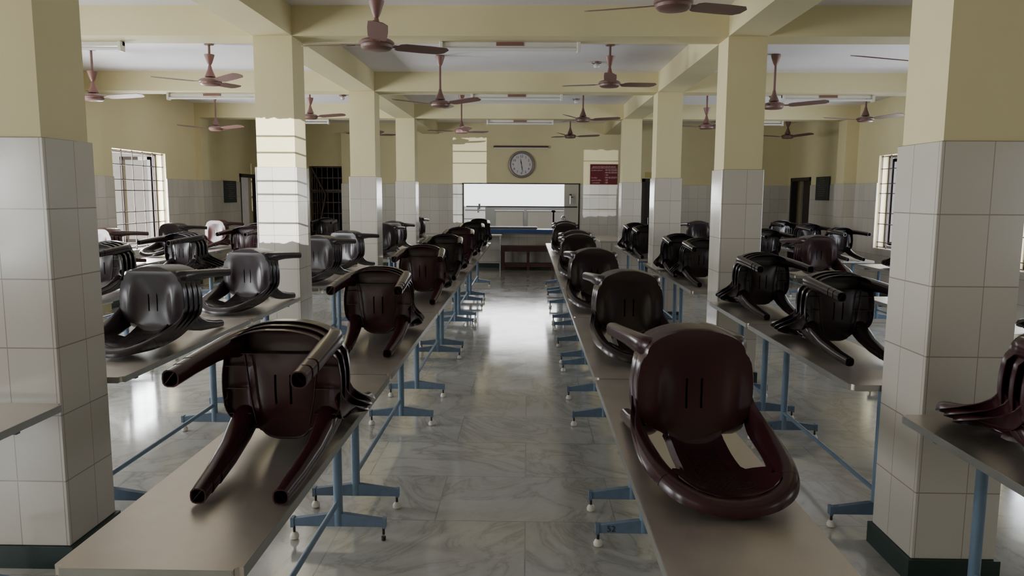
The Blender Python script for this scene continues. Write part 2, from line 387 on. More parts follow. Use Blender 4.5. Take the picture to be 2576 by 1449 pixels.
obj('folded_leaf', bm, M['bar'], g)
# ------------------------------------------------------------------ kitchen behind the serving hatch
bm = nb()
KX0, KX1, KY = -2.6, 2.3, 20.2
box(bm, KX0, KX1, YB+WT, KY+.3, -.05, 0); box(bm, KX0, KX1, YB+WT, KY+.3, 2.8, 2.85)
box(bm, KX0-.1, KX0, YB+WT, KY, 0, 2.8); box(bm, KX1, KX1+.1, YB+WT, KY, 0, 2.8)
wall_slabs(bm, 'Y', KY, .1, KX0, KX1, 0, 2.8, [(-2.4, 1.22, 1.34, 2.6)])
k = struct('wall_kitchen', bm, M['grey'], label='grey kitchen walls behind the serving hatch')
bm = nb()
cyl(bm, (-1.40, 16.98+.3, 1.375), (1.13, 17.28, 1.375), .014)
cyl(bm, (-1.10, 17.28, 1.32), (-1.10, 17.28, 1.44), .022)
tag(obj('hatch_rail', bm, M['pipe']), 'thin black rail across the serving hatch', 'rail')
for x, lab in ((-.45, 'left'), (.36, 'middle'), (1.0, 'right')):
    bm = nb(); box(bm, x-.4 if x < 0 else x-.38, x+.36 if x < .9 else x+.1, 19.6, 19.9, 0, 1.24); 
    o = obj('steel_cabinet', bm, M['grey']); tag(o, 'grey kitchen cabinet beyond the serving hatch, %s of three' % lab, 'cabinet', 'kitchen cabinets beyond the hatch')
    bm = nb(); box(bm, (x-.37 if x < 0 else x-.35), (x+.33 if x < .9 else x+.07), 19.585, 19.6, .1, 1.2); obj('door_panel', bm, M['tube'], o)
bm = nb(); box(bm, .86, 1.36, 17.9, 17.96, 0, 2.4); kp = struct('trim_1', bm, M['grey'], label='grey partition at the right of the serving hatch')
t = thing('tap', 'chrome tap on the grey partition at the right of the serving hatch', 'tap', (1.0, 17.9, 1.60))
bm = nb(); cyl(bm, (0, 0, .0), (0, -.09, .0), .016); cyl(bm, (0, -.09, -.16), (0, -.09, .03), .018); obj('spout', bm, M['chrome'], t, True)
bm = nb(); cyl(bm, (0, -.09, .03), (0, -.09, .07), .028, .03); cyl(bm, (0, -.09, .0), (.06, -.09, -.01), .01); obj('handle', bm, M['pipe'], t, True)
# hatch frame and counter
bm = nb()
for a, b, p, q in ((-1.475, -1.453, .86, 1.90), (1.15, 1.172, .86, 1.90), (-1.475, 1.172, 1.885, 1.905)): box(bm, a, b, YB-.02, YB+.2, p, q)
struct('trim_2', bm, M['dark'], label='dark edge trim round the serving hatch')
bm = nb(); box(bm, -1.45, 1.15, 16.80, 17.45, .845, .875)
ct = obj('serving_counter', bm, M['counterw']); tag(ct, 'white serving counter slab with a blue front edge in the hatch', 'counter')
bm = nb(); box(bm, -1.45, 1.15, 16.785, 16.80, .80, .878); obj('front_edge', bm, M['counterb'], ct)
bm = nb(); box(bm, -.95, .22, 16.95, 17.2, .876, .93); rnd(bm, .01); t = obj('long_tray', bm, M['tray']); tag(t, 'long dark grey tray standing on the white serving counter', 'tray')
for i, (x, y, r, h) in enumerate(((.86, 17.1, .10, .17), (1.03, 17.12, .11, .13), (.83, 17.35, .06, .30))):
    bm = nb(); lathe(bm, [(r*.85, .876), (r, .89), (r, .876+h*.8), (r*1.08, .876+h*.85), (r*.6, .876+h)], x, y, 20)
    tag(obj('steel_vessel', bm, M['chrome'], None, True), 'shiny steel vessel on the serving counter, %s' % ('squat one at the left', 'wide one at the right', 'tall narrow one at the back')[i], 'vessel', 'steel vessels on the counter')
# bench under the hatch
b_ = thing('wooden_bench', 'low red-brown wooden bench standing under the serving hatch', 'bench', (.02, 16.62, 0))
bm = nb(); box(bm, -.62, .62, -.16, .16, .49, .53); rnd(bm, .006); obj('seat', bm, M['wood'], b_)
bm = nb(); box(bm, -.60, .60, -.145, -.12, .41, .49); box(bm, -.6, .6, .12, .145, .41, .49); obj('apron', bm, M['wood'], b_)
for x in (-.55, .0, .55):
    for y in (-.13, .13): bm = nb(); box(bm, x-.03, x+.03, y-.025, y+.025, 0, .49); obj('leg', bm, M['wood'], b_)
bm = nb(); box(bm, -.57, .57, -.14, .14, .07, .15); obj('lower_board', bm, M['wood'], b_)
# steel side tables by the back wall
def steel_table(x0, x1, y0, y1, h, lab):
    t = thing('steel_table', lab, 'table', (x0, y0, 0)); w, d = x1-x0, y1-y0
    bm = nb(); box(bm, 0, w, 0, d, h-.03, h); rnd(bm, .005); obj('table_top', bm, M['steel'], t)
    for x in (.03, w-.03):
        for y in (.03, d-.03): bm = nb(); cyl(bm, (x, y, .0), (x, y, h-.03), .018); obj('leg', bm, M['edge'], t, True)
    bm = nb(); box(bm, .03, w-.03, .02, .04, .18, .20); obj('stretcher', bm, M['edge'], t)
steel_table(-2.25, -.56, 16.35, 16.85, .78, 'steel topped table with tube legs against the back wall, left of the bench')
steel_table(1.36, 1.84, 14.2, 16.2, .79, 'steel topped table end with tube legs beside the far right pillar')
# ------------------------------------------------------------------ clock, sign, boards
t = thing('wall_clock', 'round grey rimmed wall clock on the back wall above the serving hatch', 'clock', (-.145, YB, 2.315))
bm = nb()
def yl(bm, prof, n=48):
    rings = [[bm.verts.new((r*math.cos(2*PI*i/n), y, r*math.sin(2*PI*i/n))) for i in range(n)] for r, y in prof]
    for a, b in zip(rings, rings[1:]):
        for i in range(n): bm.faces.new((a[i], a[(i+1) % n], b[(i+1) % n], b[i]))
    return rings
yl(bm, [(.30, 0), (.30, -.03), (.285, -.05), (.26, -.055), (.245, -.04), (.24, -.015)]); obj('rim', bm, M['clockrim'], t, True)
bm = nb(); R = yl(bm, [(.245, -.018)]); bm.faces.new(R[0]); obj('dial', bm, M['clockface'], t)
for i in range(1, 13):
    a = PI/2-i*PI/6; text(str(i), .075, (.185*math.cos(a), -.02, .185*math.sin(a)-.026), FW, M['inkdark'], t, 'numeral', 'CENTER')
def hand(ang, ln, w):
    bm = nb(); a = math.radians(ang)
    d = Vector((math.sin(a), 0, math.cos(a))); s = Vector((math.cos(a), 0, -math.sin(a)))
    ps = [-d*.03+s*0, d*ln*.3+s*w, d*ln, d*ln*.3-s*w]
    f = [bm.verts.new(p+Vector((0, -.026, 0))) for p in ps]; g = [bm.verts.new(p+Vector((0, -.023, 0))) for p in ps]
    bm.faces.new(f); bm.faces.new(g[::-1])
    for i in range(4): bm.faces.new((f[i], f[(i+1) % 4], g[(i+1) % 4], g[i]))
    obj('hand', bm, M['inkdark'], t)
hand(-9, .14, .012); hand(170, .20, .008)
t = thing('tube_light', 'thin bare tube lamp fixed on the back wall above the clock', 'tube light', (-.16, YB, 2.69))
bm = nb(); box(bm, -.61, .61, -.05, 0, 0, .035); obj('housing', bm, M['wood'], t)
bm = nb(); cyl(bm, (-.6, -.045, -.012), (.6, -.045, -.012), .012); obj('tube', bm, M['tube'], t, True)
t = thing('sign_board', 'red board of emergency telephone numbers in pale Tamil lettering on the back wall', 'sign', (1.39, YB-.03, 1.885))
bm = nb(); box(bm, 0, .61, 0, .02, 0, .445); obj('board', bm, M['red'], t)
TA = [('அவசரமான ெதாைலேபசி எண்கள்', .045, .375, .050, .52), ('தீயைணப்பு நிைலயம்', .025, .300, .040, .25), ('ேபாலீஸ்', .022, .135, .040, .13), ('அவசர ேபாலீஸ்', .022, .080, .040, .22), ('ஆம்புலன்ஸ்', .022, .025, .040, .19)]
def fit_text(s, x, z, size, w, name='lettering'):
    o = text(s, size, (x, -.003, z), FW, M['ink'], t, name)
    ww = max(v.co.x for v in o.data.vertices)-min(v.co.x for v in o.data.vertices) if len(o.data.vertices) else w
    if ww > .01: o.scale = (w/ww, 1, 1)
    return o
for s, x, z, sz, w in TA: fit_text(s, x, z, sz*.82, w)
for s, z, w in ((': 04142-253301', .300, .275), (': 04142-255101', .245, .275), (': 101', .190, .08), (': 04142-233271', .135, .275), (': 100', .080, .075), (': 108', .025, .075)):
    fit_text(s, .315, z, .052, w)
bm = nb(); box(bm, .02, .59, -.004, 0, .353, .358); obj('rule_line', bm, M['ink'], t)
def board(side, y0, y1, z0, z1, lab):
    c = XL+.014 if side == 'left' else XR-.014; sg = 1 if side == 'left' else -1
    b = thing('notice_board', lab, 'notice board', (c, (y0+y1)/2, z0))
    bm = nb(); box(bm, min(0, sg*.025), max(0, sg*.025), (y0-y1)/2, (y1-y0)/2, 0, z1-z0); obj('board', bm, M['black'], b)
    random.seed(int(abs(c)*10))
    h = z1-z0; bm = nb()
    for i in range(9):
        z = h*(.9-.09*i); w = (y1-y0)*(.25+.5*random.random()) if i else .2; yy = -w/2*(1 if random.random() > .4 else .7)
        a = sg*.026; k = yy
        while k < w/2:
            L = .02+.05*random.random(); box(bm, min(a, a+sg*.001), max(a, a+sg*.001), k, min(k+L, w/2+.02), z, z+.014); k += L+.015
    obj('chalk_writing', bm, M['inkfaint'], b)
board('left', 14.72, 15.32, 1.46, 1.89, 'small black notice board on the left wall beside the far doorway')
board('right', 14.70, 15.35, 1.57, 2.03, 'small black notice board on the right wall beside the far doorway')
# ------------------------------------------------------------------ dining tables
tcount = [0]
def box_foot(bm, hw):
    # tapered foot bar lying across the table
    pr = [(-hw, .072), (hw, .072), (hw, .108), (.03, .135), (-.03, .135), (-hw, .108)]
    a = [bm.verts.new((x, -.014, z)) for x, z in pr]; b = [bm.verts.new((x, .014, z)) for x, z in pr]
    bm.faces.new(a); bm.faces.new(b[::-1])
    for i in range(6): bm.faces.new((a[i], a[(i+1) % 6], b[(i+1) % 6], b[i]))
HW, TH = .226, .77
mesh_cache = {}
def cached(key, fn, mats, smooth=False):
    if key not in mesh_cache:
        bm = nb(); fn(bm); mesh_cache[key] = mesh(key, bm, mats, smooth)
    return mesh_cache[key]
def glide_fn(bm):
    lathe(bm, [(.014, 0), (.021, .006), (.022, .018), (.016, .030), (.009, .036)], 0, 0, 14)
def bolt_fn(bm): cyl(bm, (0,0,.03), (0,0,.075), .0065, n=8)
def dining_table(cx, y0, y1, posts, lab, group, marks=None, bare=None):
    t = thing('dining_table', lab, 'dining table', (cx, (y0+y1)/2, 0), 0, group); cy = (y0+y1)/2
    def top(bm):
        box(bm, -HW, HW, y0-cy+.002, y1-cy-.002, TH-.028, TH)
        bmesh.ops.bevel(bm, geom=[e for e in bm.edges if abs(e.verts[0].co.z-e.verts[1].co.z) > .01], offset=.018, segments=3, affect='EDGES')
    bm = nb(); top(bm); obj('table_top', bm, M['steel'], t)
    bm = nb(); e = .0015
    for a, b in ((-HW-e, -HW+.0), (HW, HW+e)): box(bm, a, b, y0-cy+.02, y1-cy-.02, TH-.030, TH-.001)
    for a, b in ((y0-cy-e+.002, y0-cy+.002), (y1-cy-.002, y1-cy+e-.002)): box(bm, -HW+.02, HW-.02, a, b, TH-.030, TH-.001)
    obj('edge_trim', bm, M['edge'], t)
    for j, py in enumerate(posts):
        me = cached('table_leg', lambda bm: cyl(bm, (0,0,.075), (0,0,TH-.03), .0215, n=20), M['blue'], True)
        p = bpy.data.objects.new('leg', me); C.objects.link(p); p.parent = t; p.location = (0, py-cy, 0)
        me = cached('foot_bar', lambda bm: (box_foot(bm, .215), box(bm, -.228, -.212, -.018, .018, .066, .112), box(bm, .212, .228, -.018, .018, .066, .112)), M['bluedk'])
        f = bpy.data.objects.new('foot_bar', me); C.objects.link(f); f.parent = p
        me = cached('top_bracket', lambda bm: (box(bm, -.19, .19, -.012, .012, TH-.055, TH-.028),), M['bluedk'])
        g = bpy.data.objects.new('top_bracket', me); C.objects.link(g); g.parent = p
        for sx in (-.215, .215):
            if not (bare and (j, sx > 0) in bare):
                g = bpy.data.objects.new('glide', cached('glide', glide_fn, M['glide'], True)); C.objects.link(g); g.parent = p; g.location = (sx, 0, .001)
            else:
                g = obj('glide', cached('worn_glide', lambda bm: cyl(bm, (0,0,.001), (0,0,.02), .011, n=10), M['bolt']), None, p); g.location = (sx, 0, 0)
            g = bpy.data.objects.new('bolt', cached('bolt', bolt_fn, M['bolt'])); C.objects.link(g); g.parent = p; g.location = (sx, 0, 0)
        if marks and j in marks:
            s, mx = marks[j]; q = text(s, .042, (mx, -.0155, .080), FW, M['inkdark'], p, 'painted_number', 'CENTER', .0005)
    if len(posts) > 1:
        bm = nb(); cyl(bm, (0, posts[0]-cy, .19), (0, posts[-1]-cy, .19), .0125, n=12); obj('stretcher', bm, M['blue'], t, True)
ORD = ['first', 'second', 'third', 'fourth', 'fifth', 'sixth', 'seventh', 'eighth']
ROWS = {
 'CL': (-.893, 'left of centre aisle', [(1.66, 3.60, [1.95, 3.43]), (3.61, 5.57, [3.80, 5.24]), (5.58, 7.60, [6.0, 7.46]), (7.61, 9.55, [7.82, 9.3]), (9.56, 11.5, [9.8, 11.2]), (11.51, 13.85, [11.8, 13.5])]),
 'CR': (.560, 'right of centre aisle', [(1.62, 3.56, [1.92, 3.40]), (3.57, 5.40, [3.80, 5.27]), (5.41, 7.12, [5.98, 6.95]), (7.13, 8.95, [7.3, 8.1]), (8.96, 10.8, [9.1, 9.65]), (10.81, 12.3, [11.0, 12.1]), (12.31, 13.80, [12.5, 13.5])]),
 'L2': (-2.163, 'between left pillars', [(1.3, 3.04, [1.6, 2.80]), (3.495, 5.20, [3.70, 5.05]), (5.21, 6.36, [5.52, 6.15]), (6.97, 8.44, [7.3, 8.33]), (8.45, 9.45, [8.56, 9.25]), (10.5, 12.0, [10.8, 11.8]), (12.01, 13.3, [12.2, 13.1]), (14.0, 15.6, [14.2, 15.4])]),
 'R2': (1.752, 'between right pillars', [(1.2, 3.02, [1.6, 2.82]), (3.495, 5.18, [3.65, 5.02]), (5.19, 6.28, [5.47, 6.1]), (6.97, 8.75, [7.2, 8.53]), (8.76, 9.93, [8.9, 9.65]), (10.46, 11.5, [10.6, 11.35]), (11.51, 13.3, [11.7, 13.1])]),
 'L3': (-3.70, 'beyond the left pillars', [(3.2, 5.1, [3.5, 4.9]), (5.11, 7.0, [5.4, 6.8]), (7.01, 8.9, [7.3, 8.7]), (8.91, 10.8, [9.2, 10.6]), (12.4, 14.2, [12.7, 14.0])]),
 'L4': (-4.98, 'along left windows', [(5.8, 7.7, [6.1, 7.5]), (7.71, 9.6, [8.0, 9.15]), (9.61, 11.4, [9.85, 11.2]), (11.41, 13.2, [11.7, 13.0])]),
 'R3': (3.20, 'beyond the right pillars', [(3.0, 4.86, [3.3, 4.6]), (4.87, 6.70, [5.1, 6.45]), (8.42, 10.3, [8.6, 10.1]), (12.4, 14.2, [12.7, 14.0])]),
 'R4': (4.55, 'along right windows', [(4.6, 6.4, [4.9, 6.2]), (8.10, 9.97, [8.4, 9.8]), (10.42, 12.2, [10.6, 12.0]), (12.21, 14.0, [12.4, 13.8])]),
}
for k, (cx, rn, segs) in ROWS.items():
    for i, (y0, y1, posts) in enumerate(segs):
        mk = None; br = None
        if k == 'CR' and i == 0: mk = {1: ('52', -.155)}
        if k == 'R2' and i == 1: mk = {1: ('4', -.09)}
        if k == 'CL' and i == 0: br = {(1, True)}
        dining_table(cx, y0, y1, posts, 'steel topped table on blue legs, %s from camera in row %s' % (ORD[i], rn), 'dining tables', mk, br)
# ------------------------------------------------------------------ plastic chairs
# local frame of an upright chair: x across, y forward (0 = plane through rear feet and back rim), z up
def lerp(tab, v):
    if v <= tab[0][0]: return tab[0][1]
    for (a, p), (b, q) in zip(tab, tab[1:]):
        if v <= b: return p+(q-p)*(v-a)/(b-a)
    return tab[-1][1]
def baked(name, bm, mats, th, off=-1):
    me = mesh(name, bm, mats, False); o = bpy.data.objects.new(name, me); C.objects.link(o)
    m = o.modifiers.new('s', 'SOLIDIFY'); m.thickness = th; m.offset = off
    bpy.context.view_layer.update()
    r = bpy.data.meshes.new_from_object(o.evaluated_get(bpy.context.evaluated_depsgraph_get()))
    bpy.data.objects.remove(o); r.name = name
    r.shade_smooth()
    try: r.set_sharp_from_angle(angle=math.radians(50))
    except Exception: pass
    return r
YSEAT = [.060, .064, .070, .078, .088, .098, .106, .114, .122, .132, .145, .162, .18, .205, .23, .255, .28, .305, .33, .350, .358, .366, .374, .386, .398, .408, .417, .425, .431, .436, .4385]
def seat_w(y):
    if y < .20: return lerp([(.060, .030), (.064, .046), (.070, .060), (.078, .071), (.088, .079), (.097, .090), (.104, .104), (.110, .120), (.118, .140), (.130, .158), (.146, .173), (.165, .184), (.185, .189), (.2, .19)], y)
    if y < .345: return lerp([(.2, .19), (.24, .1925), (.28, .191), (.32, .186), (.345, .180)], y)
    if y < .366: return .180-.018*min(1, (y-.345)/.018)
    return .162*math.sqrt(max(.01, 1-((y-.366)/.0735)**2.1))
def seat_z(u, y):
    x = u*seat_w(y)
    z = .425-.016*max(0, 1-(x/.12)**2)*math.sin(min(1, max(0, (y-.085)/.30))*PI)
    z += .010*math.exp(-((abs(x)-.135)/.03)**2)*math.sin(min(1, max(0, (y-.08)/.25))*PI)
    if y > .41: z -= 16*(y-.41)**2
    if y < .12: z += .008*((.12-y)/.06)**2
    return z
U = sorted({-1+2*i/28 for i in range(29)} | {-.152, -.112, .112, .152})
def build_seat(mat):
    bm = nb(); G = [[bm.verts.new((u*seat_w(y), y, seat_z(u, y))) for u in U] for y in YSEAT]
    for i in range(len(YSEAT)-1):
        for j in range(len(U)-1):
            um = abs((U[j]+U[j+1])/2); ym = (YSEAT[i]+YSEAT[i+1])/2
            if .112 < um < .152 and .18 < ym < .28: continue
            bm.faces.new((G[i][j], G[i][j+1], G[i+1][j+1], G[i+1][j]))
    ring = G[0][:]+[r[-1] for r in G[1:]]+G[-1][-2::-1]+[r[0] for r in G[-2:0:-1]]
    def skirt(v):
        y = v.co.y
        return .004 if y < .105 else (.034 if y < .33 else .034+.05*min(1, (y-.33)/.06))
    prev = ring
    for k, (fr, out) in enumerate(((.25, .004), (1.0, .007))):
        cur = []
        for v in ring:
            n = (Vector((v.co.x, (v.co.y-.24)*.9, 0)).normalized() if v.co.y > .105 else Vector((0, -1, 0))); cur.append(bm.verts.new(v.co+n*out+Vector((0, 0, -skirt(v)*fr))))
        for i in range(len(ring)): bm.faces.new((prev[i], prev[(i+1) % len(ring)], cur[(i+1) % len(ring)], cur[i]))
        prev = cur
    me = baked('seat_'+mat, bm, [M[mat]], .003)
    bm = nb(); bm.from_mesh(me)
    for s in (-1, 1):
        for i in range(8):
            ya, yb = .11+.031*i, .11+.031*(i+1)
            xa, xb = s*lerp([(.1, .085), (.2, .105), (.36, .122)], ya), s*lerp([(.1, .085), (.2, .105), (.36, .122)], yb)
            za = .394
            v = [bm.verts.new(p) for p in ((xa-.0012, ya, za), (xa+.0012, ya, za), (xb+.0012, yb, za), (xb-.0012, yb, za), (xa-.0012, ya, .406), (xa+.0012, ya, .406), (xb+.0012, yb, .406), (xb-.0012, yb, .406))]
            for f in ((3,2,1,0),(0,1,5,4),(1,2,6,5),(2,3,7,6),(3,0,4,7)): bm.faces.new([v[q] for q in f])
        for y in (.150, .235, .31): box(bm, min(s*.105, s*.186), max(s*.105, s*.186), y-.0012, y+.0012, .396, .419)
    box(bm, -.15, .15, .357, .3595, .372, .418)
    return mesh('seat_'+mat, bm, [M[mat]], True)
def smooth_path(P, n):
    out = []
    for i in range(len(P)-1):
        p0, p1, p2, p3 = P[max(0, i-1)], P[i], P[i+1], P[min(len(P)-1, i+2)]
        for k in range(n):
            t = k/n
            out.append(tuple(.5*((2*b)+(-a+c)*t+(2*a-5*b+4*c-d)*t*t+(-a+3*b-3*c+d)*t**3) for a, b, c, d in zip(p0, p1, p2, p3)))
    out.append(P[-1]); return out
ARM = [(.183, .215, .392), (.187, .172, .428), (.189, .140, .485), (.188, .120, .56), (.186, .107, .63), (.180, .096, .695), (.168, .084, .752), (.142, .069, .798), (.100, .053, .824), (.05, .042, .835), (0, .038, .838)]
APATH = smooth_path(ARM, 4)
def band(bm, path, sgn_list=None):
    rows = []
    V = [Vector(p) for p in path]
    for i, p in enumerate(V):
        T = (V[min(i+1, len(V)-1)]-V[max(0, i-1)]).normalized()
        Nn = Vector((0, 1, 0)); Nn = (Nn-T*Nn.dot(T)).normalized()
        B = T.cross(Nn); 
        d = Vector((p.x, 0, p.z-.60)); 
        if B.dot(d) < 0: B = -B
        th = math.radians(lerp([(.42, 82), (.46, 62), (.50, 48), (.60, 34), (.70, 24), (.76, 12), (.82, 0)], p.z)); B, Nn = B*math.cos(th)+Nn*math.sin(th), Nn*math.cos(th)-B*math.sin(th)
        q = min(1, max(0, (p.z-.5)/.2)); prof = [(-.031, -.012), (-.030, -.004), (-.022, .000), (-.004, .002), (.016, .001), (.026, -.006), (.031, -.010-.008*q), (.031, -.012-.024*q)]
        k = lerp([(.385, .55), (.44, .75), (.52, 1)], p.z); rows.append([bm.verts.new(p+B*b*k+Nn*a*k) for b, a in prof])
    for a, b in zip(rows, rows[1:]):
        for j in range(len(a)-1): bm.faces.new((a[j], a[j+1], b[j+1], b[j]))
ISPLIT = 24
def build_arm(mat, s):
    bm = nb(); band(bm, [(s*x, y, z) for x, y, z in APATH[:ISPLIT+1]])
    return baked('armrest', bm, [M[mat]], .0035, 0)
def build_back(mat):
    R = [(x, y, z) for x, y, z in APATH[ISPLIT:]]; L = [(-x, y, z) for x, y, z in R[:-1]][::1]
    path = L+R[::-1] if False else L+[R[-1]]+[p for p in R[:-1][::-1]]
    bm = nb(); band(bm, path)
    Z = [.428, .431, .438, .448, .460, .476, .50, .53, .56, .59, .62, .65, .68, .705, .73, .75, .77, .79, .806, .818]
    W = [(.428, .090), (.438, .088), (.46, .086), (.50, .086), (.60, .088), (.65, .093), (.69, .104), (.72, .124), (.745, .146), (.765, .152), (.785, .140), (.806, .108), (.818, .070)]
    Yp = [(.428, .090), (.431, .080), (.438, .071), (.448, .065), (.460, .060), (.476, .056), (.50, .052), (.53, .048), (.57, .045), (.62, .039), (.70, .037), (.75, .037), (.79, .039), (.82, .042)]
    G = []
    for z in Z:
        w = lerp(W, z); e = lerp([(.428, .020), (.445, .028), (.47, .028), (.50, .022), (.55, .012), (.62, .008), (.68, .014), (.72, .036), (.76, .052), (.79, .036), (.818, .010)], z)
        G.append([bm.verts.new((u*w, lerp(Yp, z)+e*(abs(u)**2.6), z)) for u in [-1+i/8 for i in range(17)]])
    for a, b in zip(G, G[1:]):
        for j in range(16):
            f = bm.faces.new((a[j], a[j+1], b[j+1], b[j]))
            if 3 <= j <= 12 and a[0].co.z > .465 and a[0].co.z < .76: f.material_index = 1
    # rolled edges beside the arm openings
    for side in (0, 16):
        prev = None
        for r in G[2:12]:
            v = r[side]; q = bm.verts.new(v.co+Vector((.004*(1 if side else -1), -.016, 0)))
            if prev: bm.faces.new((prev[0], v, q, prev[1]))
            prev = (v, q)
    return baked('backrest', bm, [M[mat], M[mat+'_weave']], .003, 0)
def leg_mesh(mat, st, name):
    # st: (z, cx, cy, rx, ry); hollow and open at the floor end
    bm = nb(); n = 14; rings = []
    def ring(z, cx, cy, rx, ry):
        out = []
        for i in range(n):
            a = 2*PI*i/n; ca, sa = math.cos(a), math.sin(a)
            e = .72; out.append(bm.verts.new((cx+rx*math.copysign(abs(ca)**e, ca), cy+ry*math.copysign(abs(sa)**e, sa), z)))
        return out
    st = [(z, cx, cy, rx*.9, ry*.9) for z, cx, cy, rx, ry in st]
    for s in st: rings.append(ring(*s))
    z, cx, cy, rx, ry = st[-1]
    rings.append(ring(z, cx, cy, rx-.004, ry-.004)); rings.append(ring(z+.05, cx, cy, rx-.006, ry-.006))
    for a, b in zip(rings, rings[1:]):
        for i in range(n): bm.faces.new((a[i], a[(i+1) % n], b[(i+1) % n], b[i]))
    bm.faces.new(rings[-1]); bm.faces.new(rings[0][::-1])
    s = 1 if cx > 0 else -1
    v = [bm.verts.new(p) for p in ((cx-s*rx*.5, cy+ry*.72, z+.002), (cx+s*rx*.62, cy-ry*.62, z+.002), (cx+s*rx*.62, cy-ry*.62, z+.045), (cx-s*rx*.5, cy+ry*.72, z+.045))]
    w = [bm.verts.new(q.co+Vector((.0018, .0018, 0))) for q in v]
    bm.faces.new(v); bm.faces.new(w[::-1])
    for i in range(4): bm.faces.new((v[i], v[(i+1) % 4], w[(i+1) % 4], w[i]))
    return mesh(name, bm, [M[mat]], True)
def front_leg(mat, s):
    return leg_mesh(mat, [(.405, s*.140, .378, .020, .030), (.385, s*.148, .378, .036, .040), (.34, s*.160, .382, .034, .034), (.25, s*.168, .381, .030, .030), (.12, s*.175, .374, .027, .028), (0, s*.180, .366, .027, .028)], 'front_leg')
def rear_leg(mat, s):
    return leg_mesh(mat, [(.428, s*.138, .150, .026, .022), (.405, s*.140, .130, .038, .034), (.36, s*.141, .104, .037, .034), (.27, s*.136, .070, .033, .031), (.12, s*.126, .040, .029, .029), (0, s*.118, .026, .026, .026)], 'rear_leg')
PARTS = {}
for k in PL:
    PARTS[k] = [('seat', build_seat(k)), ('backrest', build_back(k)), ('armrest', build_arm(k, -1)), ('armrest', build_arm(k, 1)),
                ('leg', front_leg(k, -1)), ('leg', front_leg(k, 1)), ('leg', rear_leg(k, -1)), ('leg', rear_leg(k, 1))]
def chair(mat, label, group, M4):
    o = bpy.data.objects.new('plastic_chair', None); C.objects.link(o); o.empty_display_size = .1
    tag(o, label, 'chair', group); o.matrix_world = M4
    for nm, me in PARTS[mat]:
        c = bpy.data.objects.new(nm, me); C.objects.link(c); c.parent = o
CN = {'maroon': 'dark maroon', 'brown': 'dark brown', 'violet': 'brownish violet', 'rosy': 'reddish brown'}
ON = {1: ['only'], 2: ['front', 'rear'], 3: ['front', 'middle', 'rear'], 4: ['front', 'second', 'third', 'rearmost'], 5: ['front', 'second', 'third', 'fourth', 'rearmost']}
def stack(kind, X, Ys, n, mat, where, yaw=0, tilt=0):
    """kind A: legs towards the camera, underside seen. kind B: legs away, seat seen. Ys: distance of the seat nearest the camera"""
    D, DY = .060, .005
    for k in range(n):
        if kind == 'A': base = Matrix.Rotation(PI, 4, 'Z'); y0 = Ys-.42; idx = k
        else: base = Matrix.Identity(4); y0 = Ys+.42+D*(n-1); idx = n-1-k
        loc = Matrix.Translation((X, Ys, TH+.0005))
        rot = Matrix.Rotation(math.radians(yaw), 4, 'Z')
        m = loc @ rot @ Matrix.Translation((0, y0-Ys, 0)) @ base @ Matrix.Rotation(PI/2, 4, 'X') @ Matrix.Translation((0, DY*k, D*k)) @ Matrix.Rotation(math.radians(tilt), 4, 'X')
        face = 'underside and legs towards the camera' if kind == 'A' else 'seat towards the camera'
        chair(mat, '%s armchair, %s of stack %s' % (CN[mat], ON[n][idx], where), 'stacked armchairs lying on the tables', m)
LST = 'on the %s'
CLN, CRN = 'left of centre aisle', 'right of centre aisle'
for i, (x, y, n, m, yw) in enumerate([(-.810, 2.45, 3, 'maroon', 0), (-.875, 4.39, 3, 'maroon', 1), (-.885, 6.35, 3, 'maroon', 2), (-.885, 8.1, 3, 'brown', 2), (-.89, 9.9, 3, 'maroon', 2), (-.87, 11.9, 3, 'brown', 2), (-.86, 13.4, 3, 'brown', 2)]):
    stack('A', x, y, n, m, '%s from camera %s' % (ORD[i], CLN), yw)
for i, (x, y, n, m, yw) in enumerate([(.553, 2.42, 2, 'maroon', 5), (.585, 4.27, 3, 'brown', 3), (.54, 6.0, 4, 'brown', 2), (.56, 8.2, 4, 'brown', 0), (.60, 9.2, 3, 'violet', 0), (.59, 11.6, 3, 'brown', 0), (.62, 12.6, 3, 'violet', 0)]):
    stack('B', x, y, n, m, '%s from camera %s' % (ORD[i], CRN), yw)
L2N, R2N = 'between the left pillars', 'between the right pillars'
for i, (x, y, n, m, yw) in enumerate([(-2.25, 2.05, 3, 'violet', 0), (-2.17, 4.28, 4, 'violet', -3), (-2.165, 5.75, 3, 'violet', -8), (-2.14, 7.57, 4, 'violet', -8), (-2.14, 8.73, 3, 'violet', -14), (-2.10, 10.9, 3, 'brown', -5), (-2.15, 11.95, 3, 'violet', -10), (-2.2, 14.6, 3, 'brown', -3)]):
    stack('B', x, y, n, m, '%s from camera %s' % (ORD[i], L2N), yw)
for i, (x, y, n, m, yw) in enumerate([(1.785, 2.40, 3, 'maroon', 0), (1.775, 4.30, 3, 'brown', 3), (1.79, 5.74, 3, 'brown', 4), (1.765, 7.67, 3, 'brown', 2), (1.72, 8.55, 3, 'brown', 0), (1.70, 10.9, 3, 'brown', 2), (1.70, 11.9, 3, 'brown', 2)]):
    stack('A', x, y, n, m, '%s from camera %s' % (ORD[i], R2N), yw)
